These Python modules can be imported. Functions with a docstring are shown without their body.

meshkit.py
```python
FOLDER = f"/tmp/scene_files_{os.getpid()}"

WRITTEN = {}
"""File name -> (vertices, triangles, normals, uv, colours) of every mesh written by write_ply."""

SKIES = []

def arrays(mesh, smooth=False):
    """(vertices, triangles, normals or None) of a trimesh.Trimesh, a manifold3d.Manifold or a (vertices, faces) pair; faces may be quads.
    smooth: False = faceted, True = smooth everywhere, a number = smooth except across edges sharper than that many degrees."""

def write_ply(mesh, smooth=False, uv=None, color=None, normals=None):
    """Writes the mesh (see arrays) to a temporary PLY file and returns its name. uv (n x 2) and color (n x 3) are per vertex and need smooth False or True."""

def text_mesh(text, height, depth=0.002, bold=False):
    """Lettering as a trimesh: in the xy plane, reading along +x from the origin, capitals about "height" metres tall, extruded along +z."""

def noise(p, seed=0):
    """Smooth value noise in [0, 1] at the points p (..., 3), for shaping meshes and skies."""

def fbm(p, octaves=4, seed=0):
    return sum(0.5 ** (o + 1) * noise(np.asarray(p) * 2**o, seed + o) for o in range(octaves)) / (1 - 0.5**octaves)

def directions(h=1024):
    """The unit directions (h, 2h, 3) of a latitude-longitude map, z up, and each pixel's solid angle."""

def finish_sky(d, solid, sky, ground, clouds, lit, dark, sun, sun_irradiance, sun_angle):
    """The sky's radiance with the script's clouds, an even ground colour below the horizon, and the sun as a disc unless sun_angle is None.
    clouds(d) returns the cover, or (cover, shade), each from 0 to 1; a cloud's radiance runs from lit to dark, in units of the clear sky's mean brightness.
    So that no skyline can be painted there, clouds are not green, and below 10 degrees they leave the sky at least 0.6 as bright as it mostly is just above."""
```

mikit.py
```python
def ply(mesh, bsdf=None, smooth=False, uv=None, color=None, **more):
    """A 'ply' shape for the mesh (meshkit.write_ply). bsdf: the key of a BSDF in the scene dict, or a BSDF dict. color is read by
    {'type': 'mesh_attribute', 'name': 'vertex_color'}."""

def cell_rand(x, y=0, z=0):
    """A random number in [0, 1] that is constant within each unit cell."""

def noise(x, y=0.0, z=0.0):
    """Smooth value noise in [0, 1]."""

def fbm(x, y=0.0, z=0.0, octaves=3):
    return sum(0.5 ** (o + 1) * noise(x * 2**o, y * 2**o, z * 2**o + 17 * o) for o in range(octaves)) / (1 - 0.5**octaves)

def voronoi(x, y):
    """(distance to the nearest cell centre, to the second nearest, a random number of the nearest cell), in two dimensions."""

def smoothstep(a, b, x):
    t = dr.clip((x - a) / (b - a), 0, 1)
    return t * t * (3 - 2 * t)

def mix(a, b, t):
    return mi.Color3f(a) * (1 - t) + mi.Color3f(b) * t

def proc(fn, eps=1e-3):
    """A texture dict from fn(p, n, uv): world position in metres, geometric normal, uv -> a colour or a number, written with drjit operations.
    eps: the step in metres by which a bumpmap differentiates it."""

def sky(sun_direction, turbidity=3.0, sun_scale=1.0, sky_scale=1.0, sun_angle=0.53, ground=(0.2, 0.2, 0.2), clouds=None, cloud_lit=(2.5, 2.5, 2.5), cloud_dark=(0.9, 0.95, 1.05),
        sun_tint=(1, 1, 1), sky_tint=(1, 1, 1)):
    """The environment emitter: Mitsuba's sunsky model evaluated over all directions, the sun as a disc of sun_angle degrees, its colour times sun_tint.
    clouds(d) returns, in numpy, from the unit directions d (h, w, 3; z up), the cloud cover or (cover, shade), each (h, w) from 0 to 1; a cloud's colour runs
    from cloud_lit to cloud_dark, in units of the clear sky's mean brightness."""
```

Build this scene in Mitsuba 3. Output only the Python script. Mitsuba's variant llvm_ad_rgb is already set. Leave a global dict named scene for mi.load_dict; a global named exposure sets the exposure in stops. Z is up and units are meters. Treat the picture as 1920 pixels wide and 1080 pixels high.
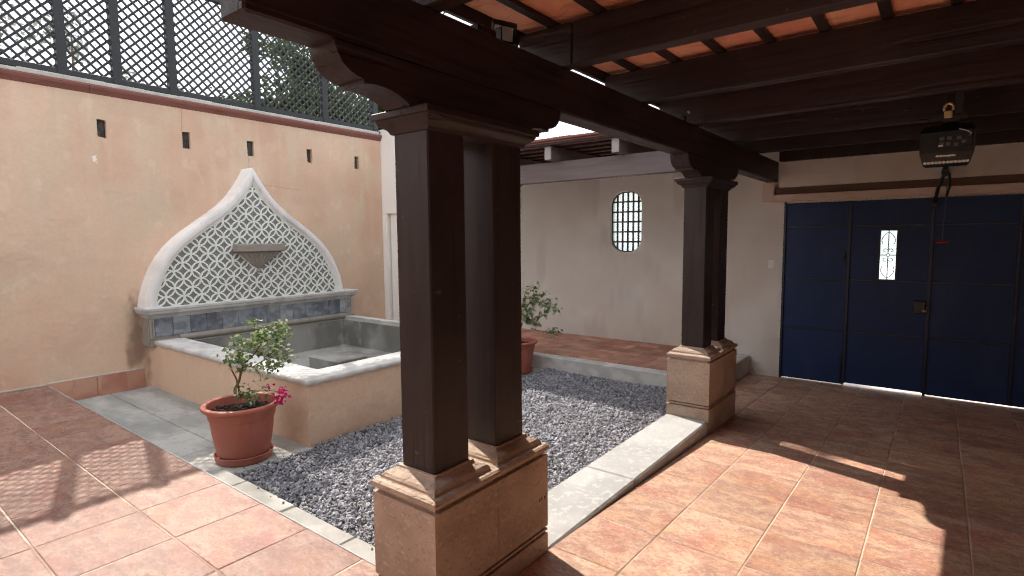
import math, random
import numpy as np, trimesh, manifold3d as m3
import drjit as dr
import mitsuba as mi
import mikit
from mikit import proc, fbm, noise, cell_rand, voronoi, smoothstep, mix, ply
from shapely.geometry import Polygon, Point, box as sbox, LineString
from shapely.ops import unary_union

rng = np.random.default_rng(7)
random.seed(7)
scene, labels = {}, {}

# ---------------------------------------------------------------- camera, sky, exposure
def camera():
    f, yaw, pitch, roll = 1041.4, 0.6574849, 0.0893309, -0.00848522
    cz, sz = math.cos(yaw), math.sin(yaw)
    fw = np.array([-sz * math.cos(pitch), cz * math.cos(pitch), -math.sin(pitch)])
    right = np.array([cz, sz, 0.0])
    up = np.cross(right, fw)
    u = -math.sin(roll) * right + math.cos(roll) * up
    o = np.array([0, 0, 1.6])
    T = mi.ScalarTransform4f().look_at(origin=o.tolist(), target=(o + fw).tolist(), up=u.tolist())
    return {'type': 'perspective', 'fov': math.degrees(2 * math.atan(960 / f)), 'fov_axis': 'x', 'near_clip': 0.05, 'far_clip': 500.0, 'to_world': T}
scene['camera'] = camera()

def clouds(d):
    x, y, z = d[..., 0], d[..., 1], np.maximum(d[..., 2], 0.03)
    c = 0.5 + 0.25 * np.sin(3.1 * x / (z + .3) + 1.3 * y) + 0.25 * np.sin(2.3 * y / (z + .3) - 2.1 * x + 1)
    return np.clip(0.72 + 0.28 * c, 0, 1), np.clip(0.10 + 0.15 * c, 0, 1)
SUN = (-1.0, 0.30, 1.25)
scene['sky'] = mikit.sky(SUN, turbidity=3.0, sun_scale=0.93, sky_scale=1.0, clouds=clouds, cloud_lit=(3.15, 3.16, 3.2), cloud_dark=(2.2, 2.22, 2.27), sun_tint=(0.90, 0.97, 1.13), ground=(0.25, 0.22, 0.19))
exposure = 2.7

# ---------------------------------------------------------------- materials
def principled(color, rough=0.7, spec=0.3, bump=None, scale=1.0, eps=2e-3, metallic=0.0, two=True, **kw):
    c = color if isinstance(color, dict) else {'type': 'rgb', 'value': list(map(float, color))}
    b = {'type': 'principled', 'base_color': c, 'roughness': rough, 'specular': spec, 'metallic': metallic, **kw}
    if bump is not None:
        b = {'type': 'bumpmap', 'tex': proc(bump, eps=eps), 'scale': scale, 'bsdf': b}
    return {'type': 'twosided', 'bsdf': b} if two else b

def tile_cell(p):
    g = p.x > -1.53
    s = dr.select(g, 0.45, 0.493)
    ox = dr.select(g, -1.60, -2.72); oy = dr.select(g, 2.76, 1.645)
    return dr.floor((p.x - ox) / s), dr.floor((p.y - oy) / s)
def terr_color(p, n, uv):
    ix, iy = tile_cell(p)
    r = cell_rand(ix, iy, 3); r2 = cell_rand(ix, iy, 9)
    x = p.x + 1.3 * p.z; y = p.y + .7 * p.z
    bl = fbm(x * 12.0 + r * 37, y * 16.0 + r2 * 23, 0.0, octaves=5)
    st = fbm(x * 5.0 + r2 * 51, y * 30.0 + bl * 3.0, 1.0, octaves=4)
    fine = fbm(x * 70.0, y * 110.0, 2.0, octaves=3)
    c = mix((0.385, 0.225, 0.158), (0.475, 0.315, 0.215), smoothstep(0.34, 0.66, bl))
    c = mix(c, (0.355, 0.145, 0.102), smoothstep(0.48, 0.72, fbm(x * 4.2 + r * 11 + 5, y * 5.2 + r2 * 7, 3.0, octaves=5)) * 0.7)
    c = mix(c, (0.47, 0.27, 0.15), smoothstep(0.50, 0.70, fbm(x * 6.0 + r2 * 31, y * 7.0, 9.0, octaves=3)) * 0.5)
    c = mix(c, (0.22, 0.13, 0.10), smoothstep(0.52, 0.70, st) * 0.42)
    c = mix(c, (0.25, 0.14, 0.10), smoothstep(0.54, 0.68, fine) * 0.5)
    c = mix(c, (0.52, 0.37, 0.28), smoothstep(0.56, 0.72, fbm(x * 55.0 + 3, y * 75.0, 5.0, octaves=3)) * 0.4)
    tone = 0.87 + 0.24 * r
    big = fbm(x * 0.8, y * 0.8, 8.0, octaves=2)
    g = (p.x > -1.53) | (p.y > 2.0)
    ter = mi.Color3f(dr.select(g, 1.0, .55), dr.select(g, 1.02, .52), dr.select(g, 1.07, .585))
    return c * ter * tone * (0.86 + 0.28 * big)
def terr_bump(p, n, uv):
    ix, iy = tile_cell(p)
    r = cell_rand(ix, iy, 3)
    return fbm(p.x * 9 + r * 37, p.y * 22.0, 0.0, octaves=3) + 0.3 * noise(p.x * 120, p.y * 120)
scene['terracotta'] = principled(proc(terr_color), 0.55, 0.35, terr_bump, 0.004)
def terr2_color(p, n, uv):
    r = cell_rand(dr.floor((p.x + 8) / .3), dr.floor((p.y - 6.19) / .27), 5)
    bl = fbm(p.x * 4 + r * 17, p.y * 4, p.z * 4, octaves=3)
    c = mix((0.36, 0.165, 0.118), (0.45, 0.255, 0.18), smoothstep(0.3, 0.7, bl))
    return c * (0.8 + 0.4 * r)
scene['brick_floor'] = principled(proc(terr2_color), 0.6, 0.3)
scene['grout'] = principled(proc(lambda p, n, uv: mix((0.27, 0.20, 0.16), (0.52, 0.43, 0.36), smoothstep(.35, .6, fbm(p.x * 2.2, p.y * 2.2, 3.0, octaves=2)))), 0.9, 0.1)
scene['grey_grout'] = principled((0.24, 0.23, 0.21), 0.9, 0.1)

def stucco_color(p, n, uv):
    u = p.y + p.x
    big = fbm(u * 0.9, p.z * 0.8, 1.0, octaves=4)
    mid = fbm(u * 2.6 + 9, p.z * 1.5, 4.0, octaves=3)
    streak = fbm(u * 5.5, p.z * 0.55, 7.0, octaves=3)
    fine = fbm(u * 45.0, p.z * 45.0, p.x * 45.0, octaves=2)
    c = mix((0.56, 0.380, 0.275), (0.63, 0.465, 0.345), smoothstep(0.35, 0.65, big))
    c = mix(c, (0.57, 0.455, 0.335), smoothstep(0.45, 0.72, mid) * 0.75)
    c = mix(c, (0.62, 0.48, 0.37), smoothstep(0.54, 0.76, streak) * 0.25)
    c = mix(c, (0.50, 0.325, 0.24), smoothstep(0.56, 0.74, fbm(u * 1.7 + 3, p.z * 2.2, 2.0, octaves=3)) * 0.25)
    # chalky pale scuffs and rain runs below the coping
    run = smoothstep(0.60, 0.74, fbm(u * 11.0, p.z * 0.8 + 20, 3.0, octaves=2)) * smoothstep(1.2, 3.2, p.z)
    c = mix(c, (0.70, 0.58, 0.46), run * 0.12)
    scuff = smoothstep(0.71, 0.76, fbm(u * 7.0 + 40, p.z * 5.0, 6.0, octaves=3))
    c = mix(c, (0.78, 0.68, 0.56), scuff * 0.12)
    # dark damp patch beside the fountain's left end
    dd = dr.sqrt(dr.square((p.y - 2.56) / 0.15) + dr.square((p.z - 0.42) / 0.62)) + 1.3 * (fbm(p.y * 9.0, p.z * 5.0, 3.0, octaves=3) - 0.5)
    c = mix(c, (0.20, 0.125, 0.09), smoothstep(1.05, 0.25, dd) * dr.select(p.x < -7.8, 0.75, 0.0))
    # hairline cracks and small pale chips of the courtyard wall
    wob = 0.02 * (noise(p.z * 9.0, 3.0) - .5)
    k1 = smoothstep(.006, .001, dr.abs(p.y - 3.215 - wob)) * smoothstep(2.98, 3.0, p.z) * smoothstep(3.32, 3.25, p.z)
    k2 = smoothstep(.006, .001, dr.abs(p.y - 4.075 - wob)) * smoothstep(2.60, 2.62, p.z) * smoothstep(2.81, 2.79, p.z)
    k3 = smoothstep(.007, .001, dr.abs(p.z - 2.40 + .05 * (p.y - 4.2) - .02 * (noise(p.y * 7.0, 5.0) - .5))) * smoothstep(4.15, 4.22, p.y) * smoothstep(5.2, 4.6, p.y)
    c = mix(c, (0.25, 0.17, 0.13), dr.select(p.x < -7.8, dr.maximum(dr.maximum(k1, k2), k3 * .6) * .7, 0.0))
    chip = smoothstep(.036, .022, dr.sqrt(dr.square(p.y - 2.245) + dr.square((p.z - 2.56) * .7)) + .05 * (noise(p.y * 50.0, p.z * 50.0) - .3))
    c = mix(c, (0.80, 0.76, 0.70), dr.select(p.x < -7.8, chip * .8, 0.0))
    return c * (0.93 + 0.14 * fine)
def stucco_bump(p, n, uv):
    u = p.y + p.x
    return fbm(u * 30, p.z * 30, p.x * 30, octaves=3) + 0.9 * fbm(u * 4, p.z * 4, 3.0, octaves=2)
scene['stucco'] = principled(proc(stucco_color), 0.85, 0.2, stucco_bump, 0.010)

def cream_color(p, n, uv):
    u = p.x + p.y
    a = fbm(u * 1.3, p.z * 1.3, 1.0, octaves=4)
    c = mix((0.64, 0.60, 0.545), (0.73, 0.695, 0.65), smoothstep(0.3, 0.7, a))
    c = mix(c, (0.60, 0.51, 0.41), smoothstep(.5, .75, fbm(u * 1.1 + 6, p.z * 1.0, 4.0, octaves=3)) * 0.5)
    c = mix(c, (0.46, 0.42, 0.38), smoothstep(0.57, 0.75, fbm(u * 3.3, p.z * 0.9, 8.0, octaves=3)) * 0.35)
    return c
scene['cream'] = principled(proc(cream_color), 0.85, 0.2, stucco_bump, 0.003)
scene['white_plaster'] = principled((0.80, 0.78, 0.74), 0.8, 0.2)
scene['pink_plaster'] = principled(proc(lambda p, n, uv: mix((0.60, 0.46, 0.39), (0.68, 0.56, 0.49), fbm(p.x * 3, p.z * 9, 1.0, octaves=3))), 0.85, 0.2)

def conc_color(p, n, uv):
    a = fbm(p.x * 3.2, p.y * 3.2, p.z * 3.2, octaves=4)
    b = fbm(p.x * 38, p.y * 38, p.z * 38, octaves=2)
    v1, v2, r = voronoi(p.x * 9 + a * 4, p.y * 9)
    c = mix((0.30, 0.303, 0.30), (0.375, 0.376, 0.37), smoothstep(0.3, 0.68, a))
    c = mix(c, (0.47, 0.47, 0.462), smoothstep(0.55, 0.8, b) * 0.5)
    c = mix(c, (0.33, 0.33, 0.32), smoothstep(0.55, 0.75, fbm(p.x * 60 + 7, p.y * 60, p.z * 60, octaves=2)) * 0.4)
    return mix(c, (0.28, 0.27, 0.25), smoothstep(0.22, 0.05, v1) * smoothstep(.6, .95, r) * 0.15)
def conc_bump(p, n, uv):
    return fbm(p.x * 35, p.y * 35, p.z * 35, octaves=3)
scene['concrete'] = principled(proc(conc_color), 0.9, 0.15, conc_bump, 0.003)
def paver_color(p, n, uv):
    a = fbm(p.x * 2.0, p.y * 5.0, 1.0, octaves=4)
    r = cell_rand(dr.floor((p.x + 4.4) / .63), dr.floor((p.y - 2.215) / .55), 2)
    c = mix((0.27, 0.275, 0.265), (0.40, 0.40, 0.38), smoothstep(.3, .7, a)) * (0.9 + 0.2 * r)
    return mix(c, (0.2, 0.2, 0.19), smoothstep(.58, .75, fbm(p.x * 22, p.y * 22, 2.0, octaves=2)) * .3)
scene['grey_paver'] = principled(proc(paver_color), 0.75, 0.25, conc_bump, 0.0015)
def basin_color(p, n, uv):
    a = fbm(p.x * 2.2, p.z * 2.6, p.y * 2.2, octaves=4); b = fbm(p.x * 6, p.z * 5, p.y * 6, octaves=3)
    c = mix((0.175, 0.172, 0.155), (0.31, 0.305, 0.285), smoothstep(.3, .7, a))
    return mix(c, (0.40, 0.39, 0.37), smoothstep(.56, .75, b) * .5)
scene['basin_render'] = principled(proc(basin_color), 0.8, 0.25, conc_bump, 0.002)
def coping_color(p, n, uv):
    a = fbm(p.x * 7, p.y * 7, p.z * 7, octaves=4)
    c = mix((0.42, 0.418, 0.40), (0.53, 0.525, 0.51), smoothstep(.35, .62, a))
    return mix(c, (0.26, 0.27, 0.28), smoothstep(.58, .75, fbm(p.x * 5 + 4, p.y * 9, 3.0, octaves=3)) * .3)
scene['coping'] = principled(proc(coping_color), 0.6, 0.35, conc_bump, 0.002)

def stone_color(p, n, uv):
    a = fbm(p.x * 5, p.y * 5, p.z * 5, octaves=4)
    b = fbm(p.x * 75, p.y * 75, p.z * 75, octaves=2)
    c = mix((0.335, 0.246, 0.192), (0.435, 0.342, 0.27), smoothstep(.3, .7, a))
    c = mix(c, (0.19, 0.13, 0.10), smoothstep(.60, .74, b) * .38)
    c = mix(c, (0.50, 0.43, 0.35), smoothstep(.62, .8, fbm(p.x * 55 + 9, p.y * 55, p.z * 55, octaves=2)) * .5)
    return mix(c, (0.27, 0.165, 0.115), smoothstep(.5, .75, fbm(p.x * 2.4, p.y * 2.4, p.z * 1.2, octaves=3)) * .5)
def stone_bump(p, n, uv):
    b = fbm(p.x * 70, p.y * 70, p.z * 70, octaves=2)
    return 0.6 * fbm(p.x * 25, p.y * 25, p.z * 25, octaves=3) - smoothstep(.60, .72, b)
scene['cantera'] = principled(proc(stone_color), 0.8, 0.2, stone_bump, 0.003)
scene['cantera_grey'] = principled(proc(lambda p, n, uv: mix((0.21, 0.19, 0.165), (0.33, 0.30, 0.265), fbm(p.x * 12, p.y * 12, p.z * 12, octaves=4))), 0.85, 0.2, conc_bump, 0.003)
scene['arch_plaster'] = principled(proc(lambda p, n, uv: mix((0.63, 0.62, 0.60), (0.74, 0.73, 0.71), smoothstep(.3, .6, fbm(p.y * 6, p.z * 3, 1.0, octaves=4)))), 0.7, 0.25)
scene['arch_field'] = principled(proc(lambda p, n, uv: mix((0.16, 0.175, 0.165), (0.24, 0.25, 0.24), fbm(p.y * 14, p.z * 14, 1.0, octaves=3))), 0.8, 0.2)
scene['tracery'] = principled(proc(lambda p, n, uv: mix((0.66, 0.68, 0.64), (0.78, 0.79, 0.75), fbm(p.y * 9, p.z * 9, 1.0, octaves=3))), 0.7, 0.25)

def wood(axis):
    """dark brown paint over timber whose grain runs along the axis"""
    k = [30.0, 30.0, 30.0]; k['xyz'.index(axis)] = 1.6
    q = [46.0, 46.0, 46.0]; q['xyz'.index(axis)] = 1.1
    def color(p, n, uv):
        g = fbm(p.x * k[0], p.y * k[1], p.z * k[2], octaves=4)
        a = fbm(p.x * 1.6, p.y * 1.6, p.z * 1.2, octaves=3)
        c = mix((0.0205, 0.0112, 0.0112), (0.033, 0.0195, 0.0190), smoothstep(.3, .7, a))
        c = mix(c, (0.012, 0.007, 0.0068), smoothstep(.48, .70, g) * .5)
        # dust and rubbed spots
        c = mix(c, (0.060, 0.047, 0.042), smoothstep(.52, .85, fbm(p.x * 3 + 3, p.y * 3, p.z * 2, octaves=4)) * .25)
        return mix(c, (0.10, 0.085, 0.078), smoothstep(.80, .84, fbm(p.x * 18 + 2, p.y * 18, p.z * 26, octaves=3)) * .4)
    def bump(p, n, uv):
        return fbm(p.x * q[0], p.y * q[1], p.z * q[2], octaves=3) + 1.6 * smoothstep(.66, .70, fbm(p.x * k[0] * .5 + 9, p.y * k[1] * .5, p.z * k[2] * .5, octaves=2)) * -1.0
    return principled(proc(color), 0.5, 0.38, bump, 0.0028)
scene['dark_wood'] = wood('y')
scene['dark_wood_post'] = wood('z')
scene['dark_wood_joist'] = wood('x')
scene['grey_wood'] = principled(proc(lambda p, n, uv: mix((0.115, 0.085, 0.085), (0.19, 0.155, 0.15), fbm(p.x * 2.5, p.y * 3, p.z * 26, octaves=4))), 0.5, 0.4)
scene['pale_wood_end'] = principled((0.36, 0.33, 0.31), 0.7, 0.3)
scene['plank_brown'] = principled(proc(lambda p, n, uv: mix((0.10, 0.058, 0.040), (0.155, 0.098, 0.068), fbm(p.x * 2, p.z * 40, 1.0, octaves=3))), 0.7, 0.3)
def rtile_color(p, n, uv):
    r = cell_rand(dr.floor((p.x + 1.735) / .29), dr.floor(p.y / .4), 4)
    a = fbm(p.x * 6 + r * 9, p.y * 6, 1.0, octaves=4)
    b = fbm(p.x * 4, p.y * 40 + 6 * a, 2.0, octaves=2)
    c = mix((0.70, 0.275, 0.18), (0.78, 0.40, 0.245), smoothstep(.3, .7, a))
    c = mix(c, (0.60, 0.21, 0.155), r * .5)
    return mix(c, (0.36, 0.10, 0.06), smoothstep(.55, .8, b) * .3)
scene['roof_tile'] = principled(proc(rtile_color), 0.75, 0.25)
scene['old_red'] = principled(proc(lambda p, n, uv: mix((0.155, 0.062, 0.050), (0.25, 0.115, 0.095), fbm(p.y * 3, p.z * 20, 1.0, octaves=4))), 0.7, 0.3)
scene['mortar'] = principled(proc(lambda p, n, uv: mix((0.36, 0.35, 0.32), (0.54, 0.53, 0.50), fbm(p.y * 7, p.x * 9, 1.0, octaves=3))), 0.9, 0.1)
scene['slot_dark'] = principled(proc(lambda p, n, uv: mix((0.035, 0.033, 0.030), (0.10, 0.095, 0.085), fbm(p.y * 40, p.z * 25, 1.0, octaves=3))), 0.9, 0.1)
scene['fence_paint'] = principled((0.024, 0.027, 0.031), 0.55, 0.4)
SLATES = []
for i, (a, b) in enumerate([((.13, .145, .175), (.23, .25, .285)), ((.18, .20, .225), (.33, .345, .36)), ((.10, .108, .135), (.20, .21, .245)), ((.15, .17, .19), (.27, .295, .315))]):
    k = f'slate_{i}'
    scene[k] = principled(proc((lambda a, b, i: lambda p, n, uv: mix(mix(a, b, smoothstep(.3, .7, fbm(p.y * 11 + i * 7, p.z * 13, 1.0 + i, octaves=4))), (.30, .33, .34), smoothstep(.62, .75, fbm(p.y * 9, p.z * 21, 4.0 + i, octaves=3)) * .5))(a, b, i)), 0.6, 0.35)
    SLATES.append(k)
scene['pot_plastic'] = principled(proc(lambda p, n, uv: mix((0.34, 0.108, 0.078), (0.40, 0.138, 0.10), fbm(p.x * 9, p.y * 9, p.z * 4, octaves=3))), 0.5, 0.4)
scene['soil'] = principled(proc(lambda p, n, uv: mix((0.018, 0.014, 0.011), (0.075, 0.06, 0.048), fbm(p.x * 30, p.y * 30, 1.0, octaves=3))), 0.95, 0.1)
scene['bark'] = principled((0.15, 0.105, 0.075), 0.85, 0.2)
scene['leaf_vc'] = {'type': 'principledthin', 'base_color': {'type': 'mesh_attribute', 'name': 'vertex_color'}, 'roughness': 0.5, 'diff_trans': 0.7, 'spec_trans': 0.0}
scene['stone_vc'] = principled({'type': 'mesh_attribute', 'name': 'vertex_color'}, 0.75, 0.3)
def door_color(p, n, uv):
    a = fbm(p.x * 2.2, p.z * 2.2, 1.0, octaves=3)
    c = mix((0.0085, 0.026, 0.088), (0.0125, 0.034, 0.112), a)
    return mix(c, (0.035, 0.055, 0.12), smoothstep(.58, .8, fbm(p.x * 7, p.z * 2.2, 2.0, octaves=4)) * .3)
scene['door_blue'] = principled(proc(door_color), 0.45, 0.28, lambda p, n, uv: fbm(p.x * 3, p.z * 3, 1.0, octaves=2), 0.004)
scene['door_frame_blue'] = principled((0.007, 0.012, 0.040), 0.4, 0.45)
scene['black_metal'] = principled((0.010, 0.010, 0.011), 0.4, 0.5)
scene['black_plastic'] = principled((0.005, 0.005, 0.0055), 0.4, 0.5)
scene['grey_plastic'] = principled((0.09, 0.09, 0.09), 0.5, 0.4)
scene['white_plastic'] = principled((0.78, 0.77, 0.74), 0.4, 0.5)
scene['red_plastic'] = principled((0.30, 0.012, 0.02), 0.4, 0.5)
scene['brass'] = principled((0.62, 0.48, 0.25), 0.35, 0.5, metallic=0.8)
scene['steel'] = principled((0.45, 0.45, 0.46), 0.4, 0.5, metallic=0.9)
scene['lens_glass'] = principled((0.55, 0.50, 0.40), 0.2, 0.5)
scene['frosted_glass'] = {'type': 'principledthin', 'base_color': {'type': 'rgb', 'value': [0.90, 0.95, 0.95]}, 'roughness': 0.4, 'diff_trans': 1.75, 'spec_trans': 0.0}
scene['bract_pink'] = {'type': 'principledthin', 'base_color': {'type': 'rgb', 'value': [0.50, 0.03, 0.16]}, 'roughness': 0.6, 'diff_trans': 0.8, 'spec_trans': 0.0}

# ---------------------------------------------------------------- helpers
def numbered(key):
    if key not in scene and key not in labels: return key
    i = 1
    while f'{key}_{i:03d}' in scene or f'{key}_{i:03d}' in labels: i += 1
    return f'{key}_{i:03d}'
def add(key, mesh, mat, smooth=False, label=None, cat=None, group=None, kind=None, color=None, **more):
    key = numbered(key)
    scene[key] = ply(mesh, mat, smooth=smooth, color=color, **more)
    d = {}
    if label: d['label'] = label
    if cat: d['category'] = cat
    if group: d['group'] = group
    if kind: d['kind'] = kind
    if d: labels[key] = d
    return key
def thing(key, label, cat, group=None, kind=None):
    key = numbered(key)
    labels[key] = {'label': label, 'category': cat}
    if group: labels[key]['group'] = group
    if kind: labels[key] = {'kind': kind, **({'label': label} if label else {})}
    return key
def tm(m):
    if isinstance(m, m3.Manifold):
        q = m.to_mesh()
        return trimesh.Trimesh(np.array(q.vert_properties[:, :3]), np.array(q.tri_verts), process=False)
    return m
def cat(ms): return trimesh.util.concatenate([tm(m) for m in ms])
def mbox(x0, x1, y0, y1, z0, z1):
    return m3.Manifold.cube([x1 - x0, y1 - y0, z1 - z0]).translate([x0, y0, z0])
def cbox(x0, x1, y0, y1, z0, z1, c=0.004):
    c = min(c, .45 * min(x1 - x0, y1 - y0, z1 - z0))
    P = []
    for x, sx in ((x0, 1), (x1, -1)):
        for y, sy in ((y0, 1), (y1, -1)):
            for z, sz in ((z0, 1), (z1, -1)):
                P += [(x + sx * c, y + sy * c, z), (x + sx * c, y, z + sz * c), (x, y + sy * c, z + sz * c)]
    return m3.Manifold.hull_points(P)
def tile(u0, u1, v0, v1, w0, w1, ch=0.004, axes='xyz', jit=0.0):
    """a thin slab, its face at w1 with bevelled edges; axes gives the world axes of u, v, w"""
    d = rng.uniform(-jit, jit, 4) if jit else np.zeros(4)
    a = [(u0, v0), (u1, v0), (u1, v1), (u0, v1)]
    ins = [(u0 + ch, v0 + ch), (u1 - ch, v0 + ch), (u1 - ch, v1 - ch), (u0 + ch, v1 - ch)]
    s = math.copysign(1, w1 - w0)
    V = [(*p, w0) for p in a] + [(*p, w1 - s * ch * .7 + e) for p, e in zip(a, d)] + [(*p, w1 + e) for p, e in zip(ins, d)]
    F = []
    for k in range(4):
        n = (k + 1) % 4
        F += [(k, n, n + 4), (k, n + 4, k + 4), (k + 4, n + 4, n + 8), (k + 4, n + 8, k + 8)]
    F += [(8, 9, 10), (8, 10, 11)]
    V = np.array(V); F = np.array(F)
    order = ['xyz'.index(c) for c in axes]
    W = np.empty_like(V)
    for i, o in enumerate(order): W[:, o] = V[:, i]
    m = trimesh.Trimesh(W, F, process=False)
    perm = {'xyz': 1, 'yzx': 1, 'zxy': 1}.get(axes, -1)
    if perm * s < 0: m.invert()
    return m
def extrude(poly, h, axis, at):
    """shapely polygon(s) extruded by h along axis from at. axis x: polygon is (y,z); y: (x,z); z: (x,y)."""
    polys = [poly] if poly.geom_type == 'Polygon' else [g for g in poly.geoms if g.geom_type == 'Polygon']
    cs = []
    for p in polys:
        cs.append(np.array(p.exterior.coords)[:-1])
        cs += [np.array(i.coords)[:-1] for i in p.interiors]
    m = m3.Manifold.extrude(m3.CrossSection(cs, m3.FillRule.EvenOdd), h)
    if axis == 'z': return m.translate([0, 0, at])
    if axis == 'x':   # (u,v,w) -> (w,u,v)
        return m.transform(np.array([[0, 0, 1, at], [1, 0, 0, 0], [0, 1, 0, 0]], float))
    # y: (u,v,w) -> (u, at - w + h, v)
    return m.transform(np.array([[1, 0, 0, 0], [0, 0, -1, at + h], [0, 1, 0, 0]], float))
def ring_loft(prof, x0, x1, y0, y1):
    """stacked rectangular mouldings: prof = [(offset, z)], closed at both ends"""
    V, F = [], []
    for o, z in prof:
        V += [(x0 - o, y0 - o, z), (x1 + o, y0 - o, z), (x1 + o, y1 + o, z), (x0 - o, y1 + o, z)]
    n = len(prof)
    for i in range(n - 1):
        for k in range(4):
            a, b = 4 * i + k, 4 * i + (k + 1) % 4
            F += [(a, b, b + 4), (a, b + 4, a + 4)]
    F += [(0, 2, 1), (0, 3, 2), (4 * n - 4, 4 * n - 3, 4 * n - 2), (4 * n - 4, 4 * n - 2, 4 * n - 1)]
    return trimesh.Trimesh(np.array(V), np.array(F), process=False)
def tube(pts, r, sides=8, taper=None):
    pts = np.asarray(pts, float); n = len(pts)
    rs = np.full(n, r) if taper is None else np.linspace(r, taper, n)
    t = np.gradient(pts, axis=0); t /= np.linalg.norm(t, axis=1, keepdims=True) + 1e-12
    ref = np.array([0, 0, 1.0]) if abs(t[0][2]) < .9 else np.array([1.0, 0, 0])
    V, F = [], []
    u = np.cross(t[0], ref); u /= np.linalg.norm(u)
    for i in range(n):
        u = u - t[i] * (u @ t[i]); u /= np.linalg.norm(u) + 1e-12
        w = np.cross(t[i], u)
        for k in range(sides):
            a = 2 * math.pi * k / sides
            V.append(pts[i] + rs[i] * (math.cos(a) * u + math.sin(a) * w))
    for i in range(n - 1):
        for k in range(sides):
            a, b = i * sides + k, i * sides + (k + 1) % sides
            F += [(a, b, b + sides), (a, b + sides, a + sides)]
    V += [pts[0], pts[-1]]
    for k in range(sides):
        F.append((len(V) - 2, (k + 1) % sides, k)); F.append((len(V) - 1, (n - 1) * sides + k, (n - 1) * sides + (k + 1) % sides))
    return trimesh.Trimesh(np.array(V), np.array(F), process=False)
def lathe(prof, sides=56):
    V, F = [], []
    for r, z in prof:
        for k in range(sides):
            a = 2 * math.pi * k / sides
            V.append((r * math.cos(a), r * math.sin(a), z))
    for i in range(len(prof) - 1):
        for k in range(sides):
            a, b = i * sides + k, i * sides + (k + 1) % sides
            F += [(a, b, b + sides), (a, b + sides, a + sides)]
    return trimesh.Trimesh(np.array(V), np.array(F), process=False)
def moved(m, x=0, y=0, z=0):
    m = tm(m).copy(); m.apply_translation([x, y, z]); return m

GZ = lambda y: -0.0465 * max(0.0, y - 2.3)        # the garage floor falls to the street door
XW, YE = -7.856, 7.87                              # courtyard wall face, end wall face

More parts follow.
